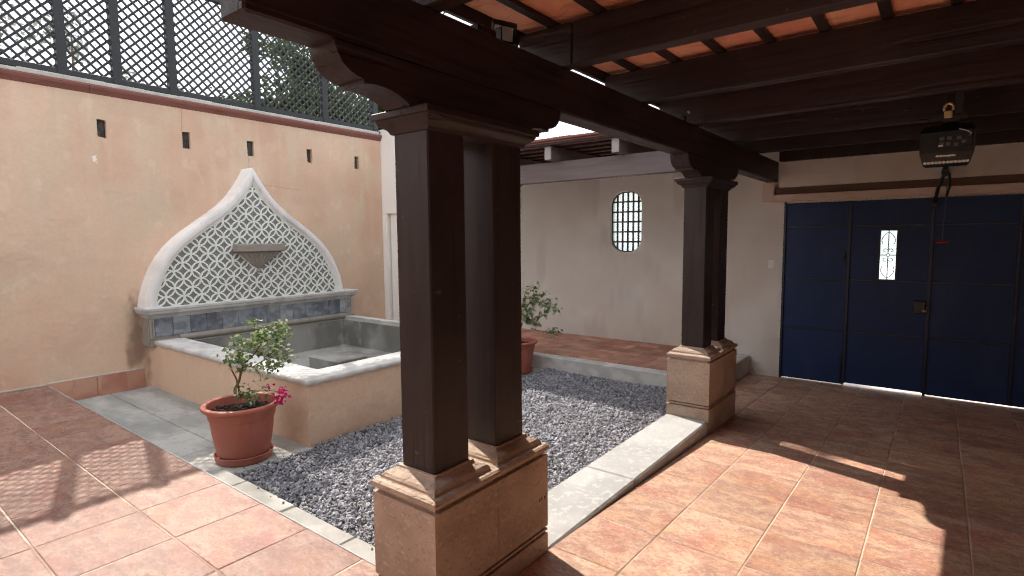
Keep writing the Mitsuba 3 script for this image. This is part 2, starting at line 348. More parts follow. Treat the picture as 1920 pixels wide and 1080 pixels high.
# ---------------------------------------------------------------- setting: ground and floors
add('ground', mbox(-60, 60, -60, 60, -1.2, -0.62), 'grey_grout', kind='structure')
add('driveway', trimesh.Trimesh([(-12, 8.0, -.285), (12, 8.0, -.285), (12, 16, -.36), (-12, 16, -.36), (-12, 8.0, -.6), (12, 8.0, -.6), (12, 16, -.6), (-12, 16, -.6)],
    [(0, 1, 2), (0, 2, 3), (4, 6, 5), (4, 7, 6), (0, 4, 5), (0, 5, 1), (2, 6, 7), (2, 7, 3), (1, 5, 6), (1, 6, 2), (0, 3, 7), (0, 7, 4)], process=False), 'coping', kind='structure')

TS = 0.493
add('terrace_floor', mbox(XW, -1.534, -4.4, 1.640, -0.6, -0.0035), 'grout', kind='structure')
gx = [-1.534] + [-2.72 + TS - TS * k for k in range(0, 12)]
gx = sorted(set([g for g in gx if g > XW + .05] + [XW + .004]))
ROWS = [1.645 - TS * k for k in range(0, 11)]
for i in range(len(gx) - 1):
    for j in range(len(ROWS) - 1):
        g = 0.004
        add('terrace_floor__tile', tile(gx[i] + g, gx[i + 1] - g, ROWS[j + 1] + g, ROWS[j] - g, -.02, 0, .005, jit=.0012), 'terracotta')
# pale edge grout where the terrace ends above the gravel
add('terrace_floor__edge', cbox(XW + .01, -1.93, 1.6455, 1.655, -.4, -0.003, .002), 'concrete')

GS = 0.45
def slope(m):
    m = tm(m).copy(); v = np.array(m.vertices); v[:, 2] += np.array([GZ(y) for y in v[:, 1]]); m.vertices = v; return m
ys = sorted([2.3, -4.4, 7.99])
add('garage_floor', cat([mbox(-1.99, -1.534, 5.40, 7.868, -.6, -.262)] + [slope(trimesh.Trimesh(*(lambda y0, y1: (np.array([(-1.53, y0, -.0035), (3.4, y0, -.0035), (3.4, y1, -.0035), (-1.53, y1, -.0035)]), np.array([(0, 1, 2), (0, 2, 3)])))(y0, y1), process=False)) for y0, y1 in ((-4.4, 2.3), (2.3, 7.99))]), 'grout', kind='structure')
cx = [-1.53] + [-1.15 + GS * k for k in range(0, 11)]
cy = [2.76 + GS * k for k in range(-16, 12)]
cy = [c for c in cy if c < 7.8] + [7.93]
for i in range(len(cx) - 1):
    for j in range(len(cy) - 1):
        g = 0.0028
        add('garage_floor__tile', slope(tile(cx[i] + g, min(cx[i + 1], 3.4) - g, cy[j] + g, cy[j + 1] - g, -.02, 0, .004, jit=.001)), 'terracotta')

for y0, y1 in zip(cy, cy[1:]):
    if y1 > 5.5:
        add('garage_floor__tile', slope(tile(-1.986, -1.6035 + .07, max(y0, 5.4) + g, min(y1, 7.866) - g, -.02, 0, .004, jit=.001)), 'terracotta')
# far corridor: raised platform with brick floor
add('corridor_floor', cbox(XW, -1.99, 6.185, 7.868, -.6, -.007, .012), 'coping', kind='structure')
bx = np.arange(-7.85, -2.2, .30); by = [6.33, 6.60, 6.87, 7.14, 7.41, 7.68, 7.866]
for j in range(len(by) - 1):
    off = .15 * (j % 2)
    for x in bx:
        a, b = x + off + .004, min(x + off + .296, -2.16)
        if b - a > .06: add('corridor_floor__brick', tile(a, b, by[j] + .004, by[j + 1] - .004, -.02, 0, .004, jit=.0015), 'brick_floor')

# sunken courtyard: gravel bed, grey paving, borders
def ground_noise(x, y): return 0.012 * np.sin(3.1 * x + 1.3 * y) + 0.010 * np.sin(5.3 * y - 2.2 * x + 1)
add('gravel_bed', trimesh.convex.convex_hull(np.array([(x, y, z) for x in (-4.42, -1.90) for y, z in ((1.64, -.6), (6.19, -.6), (1.64, -.248), (2.2, -.248), (6.19, -.200))])), 'slot_dark', kind='structure')
add('border_strip', cat([cbox(-4.29 + .6 * k, min(-4.29 + .6 * k + .598, -1.93), 1.656, 1.80, -.5, -0.040 + .003 * (k % 2), .012) for k in range(5)]), 'basin_render', kind='structure')
add('kerb_strip', cat([cbox(-1.913, -1.534, 2.268, 3.30, -.5, 0.0, .012), cbox(-1.913, -1.534, 3.302, 4.756, -.5, 0.001, .012)]), 'concrete', kind='structure')
add('courtyard_paving', cat([mbox(XW, -4.297, 1.60, 2.668, -.6, -.236), mbox(-6.2, -4.24, 5.45, 6.184, -.6, -.206)]), 'grey_grout', kind='structure')
for (y0, y1, xs) in ((1.664, 2.215, [-4.295, -5.03, -5.66, -6.29, -6.92, -7.55, XW]), (2.215, 2.69, [-4.295, -5.19, -5.80, -6.57, -7.20, XW])):
    for a, b in zip(xs[1:], xs[:-1]):
        add('courtyard_paving__paver', tile(a + .003, b - .003, y0 + .003, y1 - .003, -.27, -.227, .004, jit=.001), 'grey_paver')
for a, b in ((-6.1, -5.5), (-5.5, -4.86), (-4.86, -4.21)):
    add('courtyard_paving__paver', tile(a + .003, b - .003, 5.50, 6.18, -.24, -.190, .004), 'grey_paver')

def gravel():
    ico = trimesh.creation.icosahedron()
    N = 52000
    area = []
    while len(area) < N:
        x = rng.uniform(-4.34, -1.90, 4000); y = rng.uniform(1.78, 6.19, 4000)
        ok = ~((x < -4.32)) & ~((x < -4.275) & (y < 2.68)) & ~((x < -4.20) & (y > 5.46))
        area += list(zip(x[ok], y[ok]))
    area = np.array(area[:N])
    base = np.array(ico.vertices) / np.linalg.norm(ico.vertices, axis=1)[:, None]
    V, F, C = [], [], []
    variants = [base * rng.uniform(.72, 1.22, (12, 1)) for _ in range(24)]
    size = rng.gamma(9, 1, N) / 9 * 0.0108
    for k, (x, y) in enumerate(area):
        v = variants[k % 24]
        q = rng.normal(size=4); q /= np.linalg.norm(q)
        R = trimesh.transformations.quaternion_matrix(q)[:3, :3]
        s = np.array([rng.uniform(.9, 1.5), rng.uniform(.8, 1.2), rng.uniform(.55, .85)]) * size[k]
        w = (v * s) @ R.T
        z = -.244 + .048 * max(0.0, (y - 2.2) / 4.0) + .5 * ground_noise(x, y) + rng.uniform(0, .018)
        if rng.random() < .5: z += .009
        V.append(w + (x, y, z)); F.append(ico.faces + 12 * k)
        t = rng.random()
        g = 0.14 + 0.28 * t ** 1.5
        col = np.array([g * rng.uniform(.94, 1.04), g * 1.0, g * rng.uniform(1.04, 1.16)])
        if rng.random() < .05: col = np.array([.40, .38, .36]) * rng.uniform(.8, 1.1)
        C.append(np.tile(col, (12, 1)))
    # a few stray stones kicked onto the paving, the border and the kerb
    k = len(V)
    for x0, x1, y0, y1, z, n in ((-4.9, -4.30, 1.7, 2.6, -.226, 26), (-4.1, -2.2, 1.76, 1.80, -.036, 7)):
        for _ in range(n):
            q = rng.normal(size=4); q /= np.linalg.norm(q)
            R = trimesh.transformations.quaternion_matrix(q)[:3, :3]
            sz = rng.uniform(.004, .009); e = rng.random() ** 2.2
            V.append((variants[k % 24] * sz * [1.2, 1, .7]) @ R.T + (x1 - (x1 - x0) * e if z < -.2 else rng.uniform(x0, x1), rng.uniform(y0, y1), z + sz * .6)); F.append(ico.faces + 12 * k)
            g = rng.uniform(.10, .30); C.append(np.tile([g, g, g * 1.08], (12, 1))); k += 1
    V = np.concatenate(V); F = np.concatenate(F); C = np.concatenate(C)
    # unshared corners so that each stone shows its facets
    return trimesh.Trimesh(V, F, process=False), C
gm, gc = gravel()
add('gravel', gm, 'stone_vc', color=gc, kind='stuff', label='dark grey crushed stone filling the sunken courtyard bed', cat='gravel')

# ---------------------------------------------------------------- courtyard wall with coping, slots and skirting
SLOTS = [(2.335, 2.922), (3.262, 2.907), (4.112, 2.902), (5.05, 2.90), (5.93, 2.888)]
w = thing('courtyard_wall', 'tall peach stucco wall with five small dark slots behind the fountain', 'wall')
body = mbox(-8.10, XW, -4.4, 6.44, -.6, 3.34)
for y, z in SLOTS:
    P = [(y - .045 + rng.uniform(-.006, .006), z - .10 + rng.uniform(-.008, .008)), (y + .045 + rng.uniform(-.006, .006), z - .105 + rng.uniform(-.008, .008)),
         (y + .048, z - .03), (y + .043 + rng.uniform(-.006, .008), z + .10 + rng.uniform(-.01, .01)), (y - .02, z + .105), (y - .046 + rng.uniform(-.006, .006), z + .10)]
    body = body - extrude(Polygon(P), .12, 'x', XW - .09)
add(w + '__render', body, 'stucco')
for y, z in SLOTS:
    add(w + '__beam_stub', cbox(XW - .088, XW - .035 - rng.uniform(0, .02), y - .05, y + .05, z - .115, z + .112, .012), 'slot_dark')
cop = Polygon([(-8.14, 3.30), (-7.852, 3.305), (-7.838, 3.32), (-7.822, 3.345), (-7.808, 3.358), (-7.80, 3.385), (-7.806, 3.404), (-8.14, 3.404)])
y = -4.4
while y < 6.40:
    y2 = min(y + rng.uniform(.85, 1.05), 6.44)
    if 6.44 - y2 < .3: y2 = 6.44
    add(w + '__coping', extrude(cop, y2 - y - .004, 'y', y), 'old_red', smooth=30)
    y = y2
mort = []
for y in np.arange(-4.4, 6.4, .4):
    mort.append(cbox(-8.1, -7.815 - rng.uniform(0, .012), y, min(y + .41, 6.44), 3.40, 3.452 + rng.uniform(-.006, .006), .01))
add(w + '__mortar_bed', cat(mort), 'mortar')
for a, b in ((1.648, 2.10), (2.106, 2.60)):
    add(w + '__skirting', tile(a, b, -.226, .012, XW - .01, XW + .014, .004, 'yzx'), 'brick_floor')
add(w + '__skirting_joint', cbox(XW - .01, XW + .016, 1.648, 2.60, .013, .024, .004), 'mortar')
add(w + '__skirting_joint', cbox(XW - .01, XW + .008, -4.4, 1.64, .001, .018, .004), 'mortar')

# ---------------------------------------------------------------- lattice fence on the wall
f = thing('lattice_fence', 'black diagonal lattice fence standing on the peach wall', 'fence')
FY0, FY1, FZ0, FZ1 = -1.5, 6.42, 3.52, 4.80
add(f + '__rail', cbox(-7.96, -7.88, FY0, FY1, 3.462, 3.535, .006), 'fence_paint', label='lower rail of the lattice fence')
add(f + '__rail', cbox(-7.955, -7.885, FY0, FY1, 4.80, 4.87, .006), 'fence_paint')
for y in (-1.45, -.15, .95, 1.47 - .09, 2.015, 2.545, 3.155, 4.265, 5.38, 6.37):
    add(f + '__post', cat([cbox(-7.965, -7.868, y - .046, y + .046, 3.45, 4.93, .006), cbox(-7.99, -7.842, y - .085, y + .085, 3.45, 3.468, .003)]), 'fence_paint')
def slat(y0, sgn, x0, x1, width=.0245):
    """diagonal slat through (y0, FZ0) rising towards sgn*y, cut by the rails and the ends"""
    h = FZ1 - FZ0; hw = width / math.sqrt(2)
    pg = Polygon([(y0 - hw, FZ0), (y0 + hw, FZ0), (y0 + hw + sgn * h, FZ1), (y0 - hw + sgn * h, FZ1)]).intersection(sbox(FY0, FZ0 + .001, FY1, FZ1 - .001))
    if pg.is_empty or pg.area < .002: return None
    return extrude(pg, x1 - x0, 'x', x0)
P_ = 0.118
for k in range(-12, 82):
    for sgn, x0, x1 in ((1, -7.925, -7.916), (-1, -7.916, -7.907)):
        yb = FY0 + P_ * k + (0 if sgn > 0 else (FZ1 - FZ0) * 0 + .03) + rng.uniform(-.004, .004)
        y0 = yb if sgn > 0 else yb
        m = slat(y0, sgn, x0 + .0003, x1 - .0003)
        if m is not None: add(f + '__slat', m, 'fence_paint')

# ---------------------------------------------------------------- fountain
fo = thing('wall_fountain', 'rectangular basin fountain with pointed white arch against the peach wall', 'fountain')
YN, YF_, XF = 2.67, 5.52, -4.335
outer = mbox(XW, XF, YN, YF_, -.6, .322)
inner = mbox(-7.60, XF - .30, YN + .30, YF_ - .14, -.10, .5)
shell = outer - inner
lining_in = mbox(-7.60 + .012, XF - .30 - .012, YN + .30 + .012, YF_ - .14 - .012, -.088, .6)
lining = (mbox(-7.60 + .0005, XF - .3005, YN + .3005, YF_ - .1405, -.0995, .318)) - lining_in
add(fo + '__basin_wall', shell, 'stucco')
add(fo + '__basin_lining', lining, 'basin_render')
# rounded coping: a swept bullnose on three sides
def coping_poly(w, o):   # section in (across, z), outer edge at 0
    return [(-o, .29), (-o + .004, .284)]
def bull(x0, x1, y0, y1, z0, z1, r):
    s = [m3.Manifold.sphere(r, 20).translate([x, y, z]) for x in (x0 + r, x1 - r) for y in (y0 + r, y1 - r) for z in (z0 + r, z1 - r)]
    return m3.Manifold.batch_hull(s)
CO = .022
# one mitred ring: hull of rounded slabs minus the opening
ring = bull(XW - .05, XF + CO, YN - CO, YF_ + .012, .318, .378, .0285)
ring = ring - mbox(-7.60 + .012, XF - .30 + .006, YN + .30 - .006, YF_ - .14, .2, .6) - mbox(-9, XW, 0, 9, 0, 1)
ring = ring - mbox(-9, -7.62, YN + .0, 9, 0, 1)
add(fo + '__coping', ring, 'coping', smooth=40)
add(fo + '__plinth', cbox(-6.62, -6.02, 4.12, 4.62, -.09, .05, .008), 'basin_render')
# back panel
XB = -7.60
add(fo + '__back_panel', cbox(XW, XB - .014, 2.612, 5.545, .30, .70, .004), 'cantera_grey')
yt = 2.665; i = 0
while yt < 5.50:
    y2 = min(yt + .205 + rng.uniform(-.004, .004), 5.535)
    add(fo + '__slate_tile', tile(yt + .002, y2 - .002, .425, .655, XB - .02, XB + rng.uniform(-.001, .002), .003, 'yzx', jit=.0012), SLATES[int(rng.integers(0, 4))])
    yt = y2; i += 1
add(fo + '__pilaster', cat([cbox(XB - .02, XB + .012, 2.606, 2.632, .40, .66, .006), cbox(XB - .02, XB + .006, 2.634, 2.662, .40, .66, .008), cbox(XB - .05, XB - .016, 2.596, 2.61, .36, .66, .005)]), 'cantera_grey')
ledge = Polygon([(XB - .03, .335), (XB + .02, .335), (XB + .045, .352), (XB + .058, .375), (XB + .056, .400), (XB + .04, .420), (XB - .03, .424)])
add(fo + '__ledge', extrude(ledge, 5.545 - 2.93, 'y', 2.93), 'cantera_grey', smooth=40)
# cornice with returns at both ends
def cornice_piece(y0, y1):
    prof = [(0, .655), (.004, .668), (.018, .676), (.022, .690), (.040, .700), (.058, .712), (.066, .730), (.066, .748), (.078, .756), (.078, .782), (.07, .788)]
    V, F = [], []
    return ring_loft(prof, XW, XB + .0, y0, y1)
add(fo + '__cornice', cornice_piece(2.612, 4.05), 'coping', smooth=25)
add(fo + '__cornice', cornice_piece(4.053 + .0785, 5.55), 'coping', smooth=25)
add(fo + '__cornice_joint', ring_loft([(-.002, .66), (.06, .72), (.074, .786)], XW, XB, 4.10, 4.09), 'coping')
# ogee arch
half = [(1.410, .785), (1.395, .90), (1.362, 1.02), (1.318, 1.14), (1.262, 1.27), (1.185, 1.40), (1.085, 1.53), (.965, 1.648), (.83, 1.755), (.685, 1.862), (.53, 1.972), (.40, 2.076), (.285, 2.19), (.185, 2.32), (.10, 2.45), (.045, 2.545), (.018, 2.59)]
CY = 3.985
ogee = Polygon([(CY - a, z) for a, z in half] + [(CY, 2.60)] + [(CY + a, z) for a, z in half[::-1]])
floor_cut = lambda g: g.intersection(sbox(0, .786, 9, 9))
def inset(d):
    g = Polygon([(CY - a, z) for a, z in half] + [(CY, 2.60)] + [(CY + a, z) for a, z in half[::-1]] + [(CY + 1.41, .3), (CY - 1.41, .3)]).buffer(-d, quad_segs=6)
    return floor_cut(g)
XA = XB - .03
add(fo + '__arch_field', extrude(floor_cut(ogee), XA - XW, 'x', XW + .0005), 'arch_field')
frame = None
for d0, d1, x in ((0, .118, .014), (.0, .098, .028), (.004, .092, .038), (.010, .086, .047), (.019, .078, .055), (.030, .066, .060), (.100, .114, .024)):
    m = extrude(inset(d0).difference(inset(d1)), x + .03, 'x', XA - .03)
    frame = m if frame is None else frame + m
side = extrude(inset(0).difference(inset(.012)), XA - XW - .002, 'x', XW + .001)
add(fo + '__arch_frame', frame + extrude(Polygon(inset(-.002).exterior.coords, [list(inset(.006).exterior.coords)]).intersection(sbox(0, .79, 9, 9)), XA - XW, 'x', XW), 'arch_plaster', smooth=35)
# tracery of overlapping circles
D = 0.150; R = D / math.sqrt(2)
field = inset(.116)
rings = []
for a in range(-14, 15):
    for b in range(-14, 15):
        yy = CY + (a - b) * D / math.sqrt(2); zz = .905 + (a + b) * D / math.sqrt(2)
        if abs(yy - CY) < 1.5 and .6 < zz < 2.6:
            c = Point(yy, zz)
            rings.append(c.buffer(R + .0095, quad_segs=9).difference(c.buffer(R - .0095, quad_segs=9)))
tr = unary_union(rings).intersection(field)
tr = unary_union([tr, field.difference(inset(.126))])
add(fo + '__tracery', extrude(tr, .0135, 'x', XA - .001), 'tracery')
# carved stone spout shelf
def shelf():
    yc, zt = 4.015, 1.555
    top = cbox(XA, XA + .16, yc - .345, yc + .345, zt - .112, zt, .012)
    mid = cbox(XA, XA + .13, yc - .295, yc + .295, zt - .135, zt - .112, .008)
    parts = [top, mid]
    n = 7
    for k in range(n):
        a0, a1 = -.27 + .54 * k / n, -.27 + .54 * (k + 1) / n
        def pt(a, t):    # fan of flutes converging below
            s = 1 - t
            return (yc + a * s, zt - .135 - .235 * t, XA + .12 * s * (1 - .35 * (a / .27) ** 2) + .012)
        q = []
        for t in (0, .5, .97):
            for a in (a0 + .004, (a0 + a1) / 2, a1 - .004):
                y_, z_, x_ = pt(a, t)
                b = .014 * (1 - t) if abs(a - (a0 + a1) / 2) < 1e-6 else 0
                q += [(x_ + b, y_, z_), (XA - .005, y_, z_)]
        parts.append(m3.Manifold.hull_points(q))
    parts.append(m3.Manifold.sphere(.03, 16).scale([1, 1, 1.1]).translate([XA + .02, yc, zt - .375]))
    return cat(parts)
add(fo + '__spout_shelf', shelf(), 'cantera_grey', label='carved stone spout shelf on the arch')

# ---------------------------------------------------------------- twin columns
def twin_column(dy, lab, zbot, near):
    t = thing('twin_column', lab, 'column', 'twin columns carrying the main beam')
    X0, X1 = -1.912, -1.531
    for k, (y0, y1) in enumerate(((1.473, 1.8695), (1.8715, 2.267))):
        b0 = [(0, zbot), (0, .095), (-.003, .0955), (-.022, .097), (-.022, .107), (-.003, .1085), (-.001, .111), (-.001, .119), (-.003, .1205), (-.020, .122), (-.020, .131), (-.003, .1325), (0, .134), (0, .508), (-.004, .5085), (-.017, .510), (-.017, .526), (-.004, .5275), (.004, .534), (.007, .545), (.005, .556), (-.004, .563), (-.020, .566), (-.024, .570), (-.026, .580), (-.036, .592), (-.052, .600), (-.066, .606), (-.076, .614), (-.078, .622)]
        k2 = add(t + '__pedestal', moved(ring_loft(b0, X0, X1, y0, y1), 0, dy, 0), 'cantera', smooth=14)
    for yc in (1.67, 2.07):
        m = cbox(-1.82, -1.62, yc - .107, yc + .107, .60, 2.05, .006)
        add(t + '__post', moved(m, 0, dy, 0), 'dark_wood_post')
    cap = ring_loft([(0, 2.028), (.010, 2.030), (.013, 2.038), (.018, 2.046), (.030, 2.054), (.044, 2.064), (.050, 2.074), (.052, 2.082), (.062, 2.084), (.064, 2.090), (.064, 2.108), (.060, 2.112)], -1.822, -1.618, 1.565, 2.175)
    add(t + '__capital', moved(cap, 0, dy, 0), 'dark_wood', smooth=25)
    h = [(-.70, 2.272), (-.70, 2.258), (-.692, 2.236), (-.675, 2.206), (-.648, 2.184), (-.612, 2.170), (-.585, 2.166), (-.585, 2.150), (-.545, 2.156), (-.50, 2.156), (-.46, 2.150), (-.42, 2.138), (-.385, 2.122), (-.375, 2.112)]
    yc = 1.87
    poly = Polygon([(yc + a, z) for a, z in h] + [(yc - a, z) for a, z in h[::-1]])
    add(t + '__corbel', moved(extrude(poly, .150, 'x', -1.795), 0, dy, 0), 'dark_wood', smooth=35)
    return t
c1 = twin_column(0, 'near pair of dark brown timber posts on the large sandstone pedestal', -.30, True)
# three small dark blots on the right pedestal block of the near pair
add(c1 + '__mark', cat([cbox(-1.533, -1.5301, y - a, y + a, z - b, z + b, .0004) for y, z, a, b in ((2.196, .292, .005, .007), (2.213, .296, .004, .008), (2.240, .291, .006, .008))]), 'slot_dark')
c2 = twin_column(3.287, 'far pair of dark brown timber posts on pale pedestal by the blue door', -.40, False)

# ---------------------------------------------------------------- patio roof
r = thing('patio_roof', 'flat roof of dark beams and orange clay tiles over the patio', 'roof')
add(r + '__main_beam', cbox(-1.792, -1.650, .862, 7.60, 2.272, 2.515, .008), 'dark_wood', label='long main beam carried by the twin columns')
JY = [-3.4, -2.4, -1.4, -.4, 1.605, 2.61, 3.63, 4.595, 5.665, 6.585]
for y in JY:
    if y == 2.61:
        add(r + '__joist', cbox(-1.60, 3.38, y, y + .085, 2.5155, 2.742, .006), 'dark_wood_joist')
        add(r + '__joist_tail', cbox(-1.955, -1.606, y + .002, y + .083, 2.5155, 2.742, .006), 'dark_wood_joist')
    else:
        add(r + '__joist', cbox(-1.955, 3.38, y, y + .085, 2.5155, 2.742, .006), 'dark_wood_joist')
add(r + '__joist', cbox(-1.64, 3.38, 7.545, 7.625, 2.5155, 2.742, .006), 'dark_wood_joist')
add(r + '__joist', cbox(-1.955, 3.38, .87, .95, 2.5155, 2.742, .006), 'dark_wood_joist')
add(r + '__fascia', cbox(-1.985, -1.957, -3.79, 7.62, 2.706, 2.795, .003), 'dark_wood')
BX = [-1.956, -1.735] + [-1.445 + .29 * k for k in range(0, 17)]
for x in BX[1:]:
    add(r + '__batten', cbox(x - .026, x + .026, -3.79, 7.62, 2.7425, 2.768, .003), 'dark_wood')
ty = [-3.78 + .4 * k for k in range(0, 29)] + [7.62]
far = []
for i in range(len(BX) - 1):
    for j in range(len(ty) - 1):
        m = tile(BX[i] - .0 + .002, BX[i + 1] - .002, ty[j] + .002, ty[j + 1] - .002, 2.795, 2.7685 + rng.uniform(0, .002), .003)
        if BX[i] < 1.2 and .9 < ty[j] < 5.0: add(r + '__tile', m, 'roof_tile')
        else: far.append(m)
add(r + '__far_tile', cat(far), 'roof_tile', kind='stuff')
add(r + '__slab', cat([mbox(-1.99, 3.6, -3.8, 8.1, 2.797, 2.86)]), 'old_red')

# floodlight and two small beam lamps
def floodlight():
    t = thing('floodlight', 'small square black floodlight clamped on top of the main beam', 'floodlight')
    A = np.array([-1.735, 2.20, 2.60])
    M = trimesh.transformations.euler_matrix(math.radians(52), math.radians(14), math.radians(33))
    def put(m):
        m = tm(m).copy(); m.apply_transform(M); m.apply_translation(A); return m
    fr = cbox(-.060, .060, -.014, .016, -.050, .050, .005) - mbox(-.048, .048, -.03, -.008, -.039, .039)
    add(t + '__housing', put(fr + cbox(-.05, .05, .014, .03, -.04, .04, .005)), 'black_plastic')
    add(t + '__lens', put(cbox(-.0479, .0479, -.0095, -.006, -.0389, .0389, .001)), 'lens_glass')
    add(t + '__bracket', cat([cbox(-1.765, -1.70, 2.135, 2.145, 2.516, 2.60, .002), cbox(-1.765, -1.70, 2.262, 2.272, 2.516, 2.60, .002), cbox(-1.765, -1.70, 2.135, 2.272, 2.516, 2.524, .002)]), 'black_metal')
    add(t + '__driver_box', cbox(-1.76, -1.69, 1.96, 2.09, 2.516, 2.565, .006), 'black_plastic')
floodlight()
for y, lab in ((4.42, 'tiny black spotlight with white tip on beam, nearer of two'), (4.72, 'tiny black spotlight with white tip on beam, farther of two')):
    t = thing('spotlight', lab, 'spotlight')
    add(t + '__base', cbox(-1.70, -1.655, y - .02, y + .02, 2.516, 2.548, .005), 'black_plastic')
    add(t + '__head', moved(m3.Manifold.cylinder(.05, .016, .020, 16).rotate([0, 60, 0]), -1.68, y, 2.552), 'black_plastic', smooth=40)
    add(t + '__lens', moved(m3.Manifold.sphere(.015, 14), -1.637, y, 2.578), 'white_plastic', smooth=True)

# ---------------------------------------------------------------- end wall, corridor and its roof
ew = thing('end_wall', 'cream plastered wall with oval barred window beyond the gravel court', 'wall')
wx0, wx1, wz0, wz1 = -4.125, -3.597, 1.375, 2.297
rr = .215
hole = sbox(wx0 + rr, wz0 + rr, wx1 - rr, wz1 - rr).buffer(rr, quad_segs=10)
wall = mbox(-8.1, 3.6, YE, YE + .22, -.6, 2.79) - extrude(hole, .5, 'y', YE - .1) - mbox(-1.606, 2.39, YE - .1, YE + .4, -.62, 2.015)
add(ew + '__render', wall, 'cream')
add(ew + '__upper_wall', cbox(-1.648, 3.6, 7.632, YE - .001, 2.205, 2.79, .004), 'cream')
add(ew + '__plank', cbox(-1.690, 3.6, 7.66, YE - .001, 2.118, 2.203, .004), 'plank_brown', label='brown timber strip above the blue door')
add(ew + '__lintel', cbox(-1.700, 3.6, 7.625, YE - .001, 2.035, 2.116, .005), 'pink_plaster')
add(ew + '__beam_pad', cbox(-1.842, -1.702, 7.625, YE - .001, 2.036, 2.270, .005), 'pink_plaster')
win = ew + '__window'
bars = []
yb = YE + .07
outer_ring = extrude(hole.buffer(.004).difference(hole.buffer(-.014)), .02, 'y', yb - .01)
nv = 6
g = outer_ring
for k in range(1, nv):
    x = wx0 + (wx1 - wx0) * k / nv + .008
    L = LineString([(x, 0), (x, 5)]).intersection(hole.buffer(.003)); z0, z1 = L.bounds[1], L.bounds[3]
    g = g + mbox(x - .0115, x + .0115, yb - .0095, yb + .0095, z0, z1)
for k in range(1, 6):
    z = wz0 + .005 + (wz1 - wz0) * (k - .02) / 6 + .0
    L = LineString([(-9, z), (0, z)]).intersection(hole.buffer(.003))
    g = g + mbox(L.bounds[0], L.bounds[2], yb - .006, yb + .006, z - .0115, z + .0115)
add(win, g, 'black_metal', label='black iron grille in the oval window')
add(win + '__pane', extrude(hole.buffer(.0), .004, 'y', YE + .14), 'frosted_glass')

sw = thing('light_switch', 'small white light switch plate on wall left of blue door', 'light switch')
add(sw + '__plate', cbox(-1.80, -1.726, YE - .009, YE - .0005, 1.175, 1.285, .004), 'white_plastic')
add(sw + '__rocker', cbox(-1.778, -1.748, YE - .014, YE - .0085, 1.205, 1.255, .003), 'white_plastic')

# white wall at the corridor's left end
cw = thing('corridor_side_wall', 'white wall with a narrow doorway at the left end of the far corridor', 'wall')
add(cw + '__render', cat([mbox(-8.1, -6.45, 6.442, 6.62, 2.05, 3.50), mbox(-8.1, -7.745, 6.442, 6.62, -.3, 2.049), mbox(-6.75, -6.45, 6.442, 6.62, -.3, 2.049), mbox(-8.1, -7.86, 6.62, YE - .001, -.3, 3.5)]), 'white_plaster')
add(cw + '__door', cbox(-7.71, -6.76, 6.50, 6.54, .01, 2.04, .004), 'white_plaster')
add(cw + '__door_seal', cbox(-7.744, -7.711, 6.53, 6.55, .01, 2.04, .002), 'black_metal')

cr = thing('corridor_roof', 'tiled roof with greyish front beam over the far corridor', 'roof')
add(cr + '__beam', cbox(-6.45, -1.80, 6.25, 6.37, 2.345, 2.60, .006), 'grey_wood', label='weathered grey beam along the far corridor')
add(cr + '__corbel', extrude(Polygon([(-5.3, 2.344), (-4.70, 2.344), (-4.73, 2.325), (-4.78, 2.318), (-4.80, 2.295), (-4.85, 2.28), (-4.90, 2.25), (-5.3, 2.23)]), .11, 'y', 6.255), 'grey_wood')
for k in range(0, 5):
    x = -2.15 - .963 * k
    add(cr + '__rafter', cbox(x - .05, x + .05, 6.062, YE - .002, 2.602, 2.775, .004), 'grey_wood')
    add(cr + '__rafter_end', cbox(x - .047, x + .047, 6.052, 6.0615, 2.606, 2.771, .003), 'pale_wood_end')
for y in (6.02, 6.30, 6.58, 6.86, 7.14, 7.42, 7.70):
    add(cr + '__batten', cbox(-6.44, -2.0, y - .022, y + .022, 2.7755, 2.802, .003), 'dark_wood')
ct = []
for i, x in enumerate(np.arange(-6.44, -2.1, .4)):
    for j, y in enumerate((5.99, 6.30, 6.58, 6.86, 7.14, 7.42, 7.70)):
        y2 = (6.30, 6.58, 6.86, 7.14, 7.42, 7.70, 7.868)[j]
        ct.append(tile(x + .002, min(x + .398, -2.0), y + .002, y2 - .002, 2.822, 2.8025, .003))
add(cr + '__tile_soffit', cat(ct), 'old_red', kind='stuff')
for k, x in enumerate(np.arange(-6.46, -2.0, .31)):
    add(cr + '__roof_tile', cbox(x + .002, min(x + .308, -1.995), 5.95 + rng.uniform(-.012, .012), 7.865, 2.8235, 2.856 + rng.uniform(-.004, .006), .008), 'old_red')

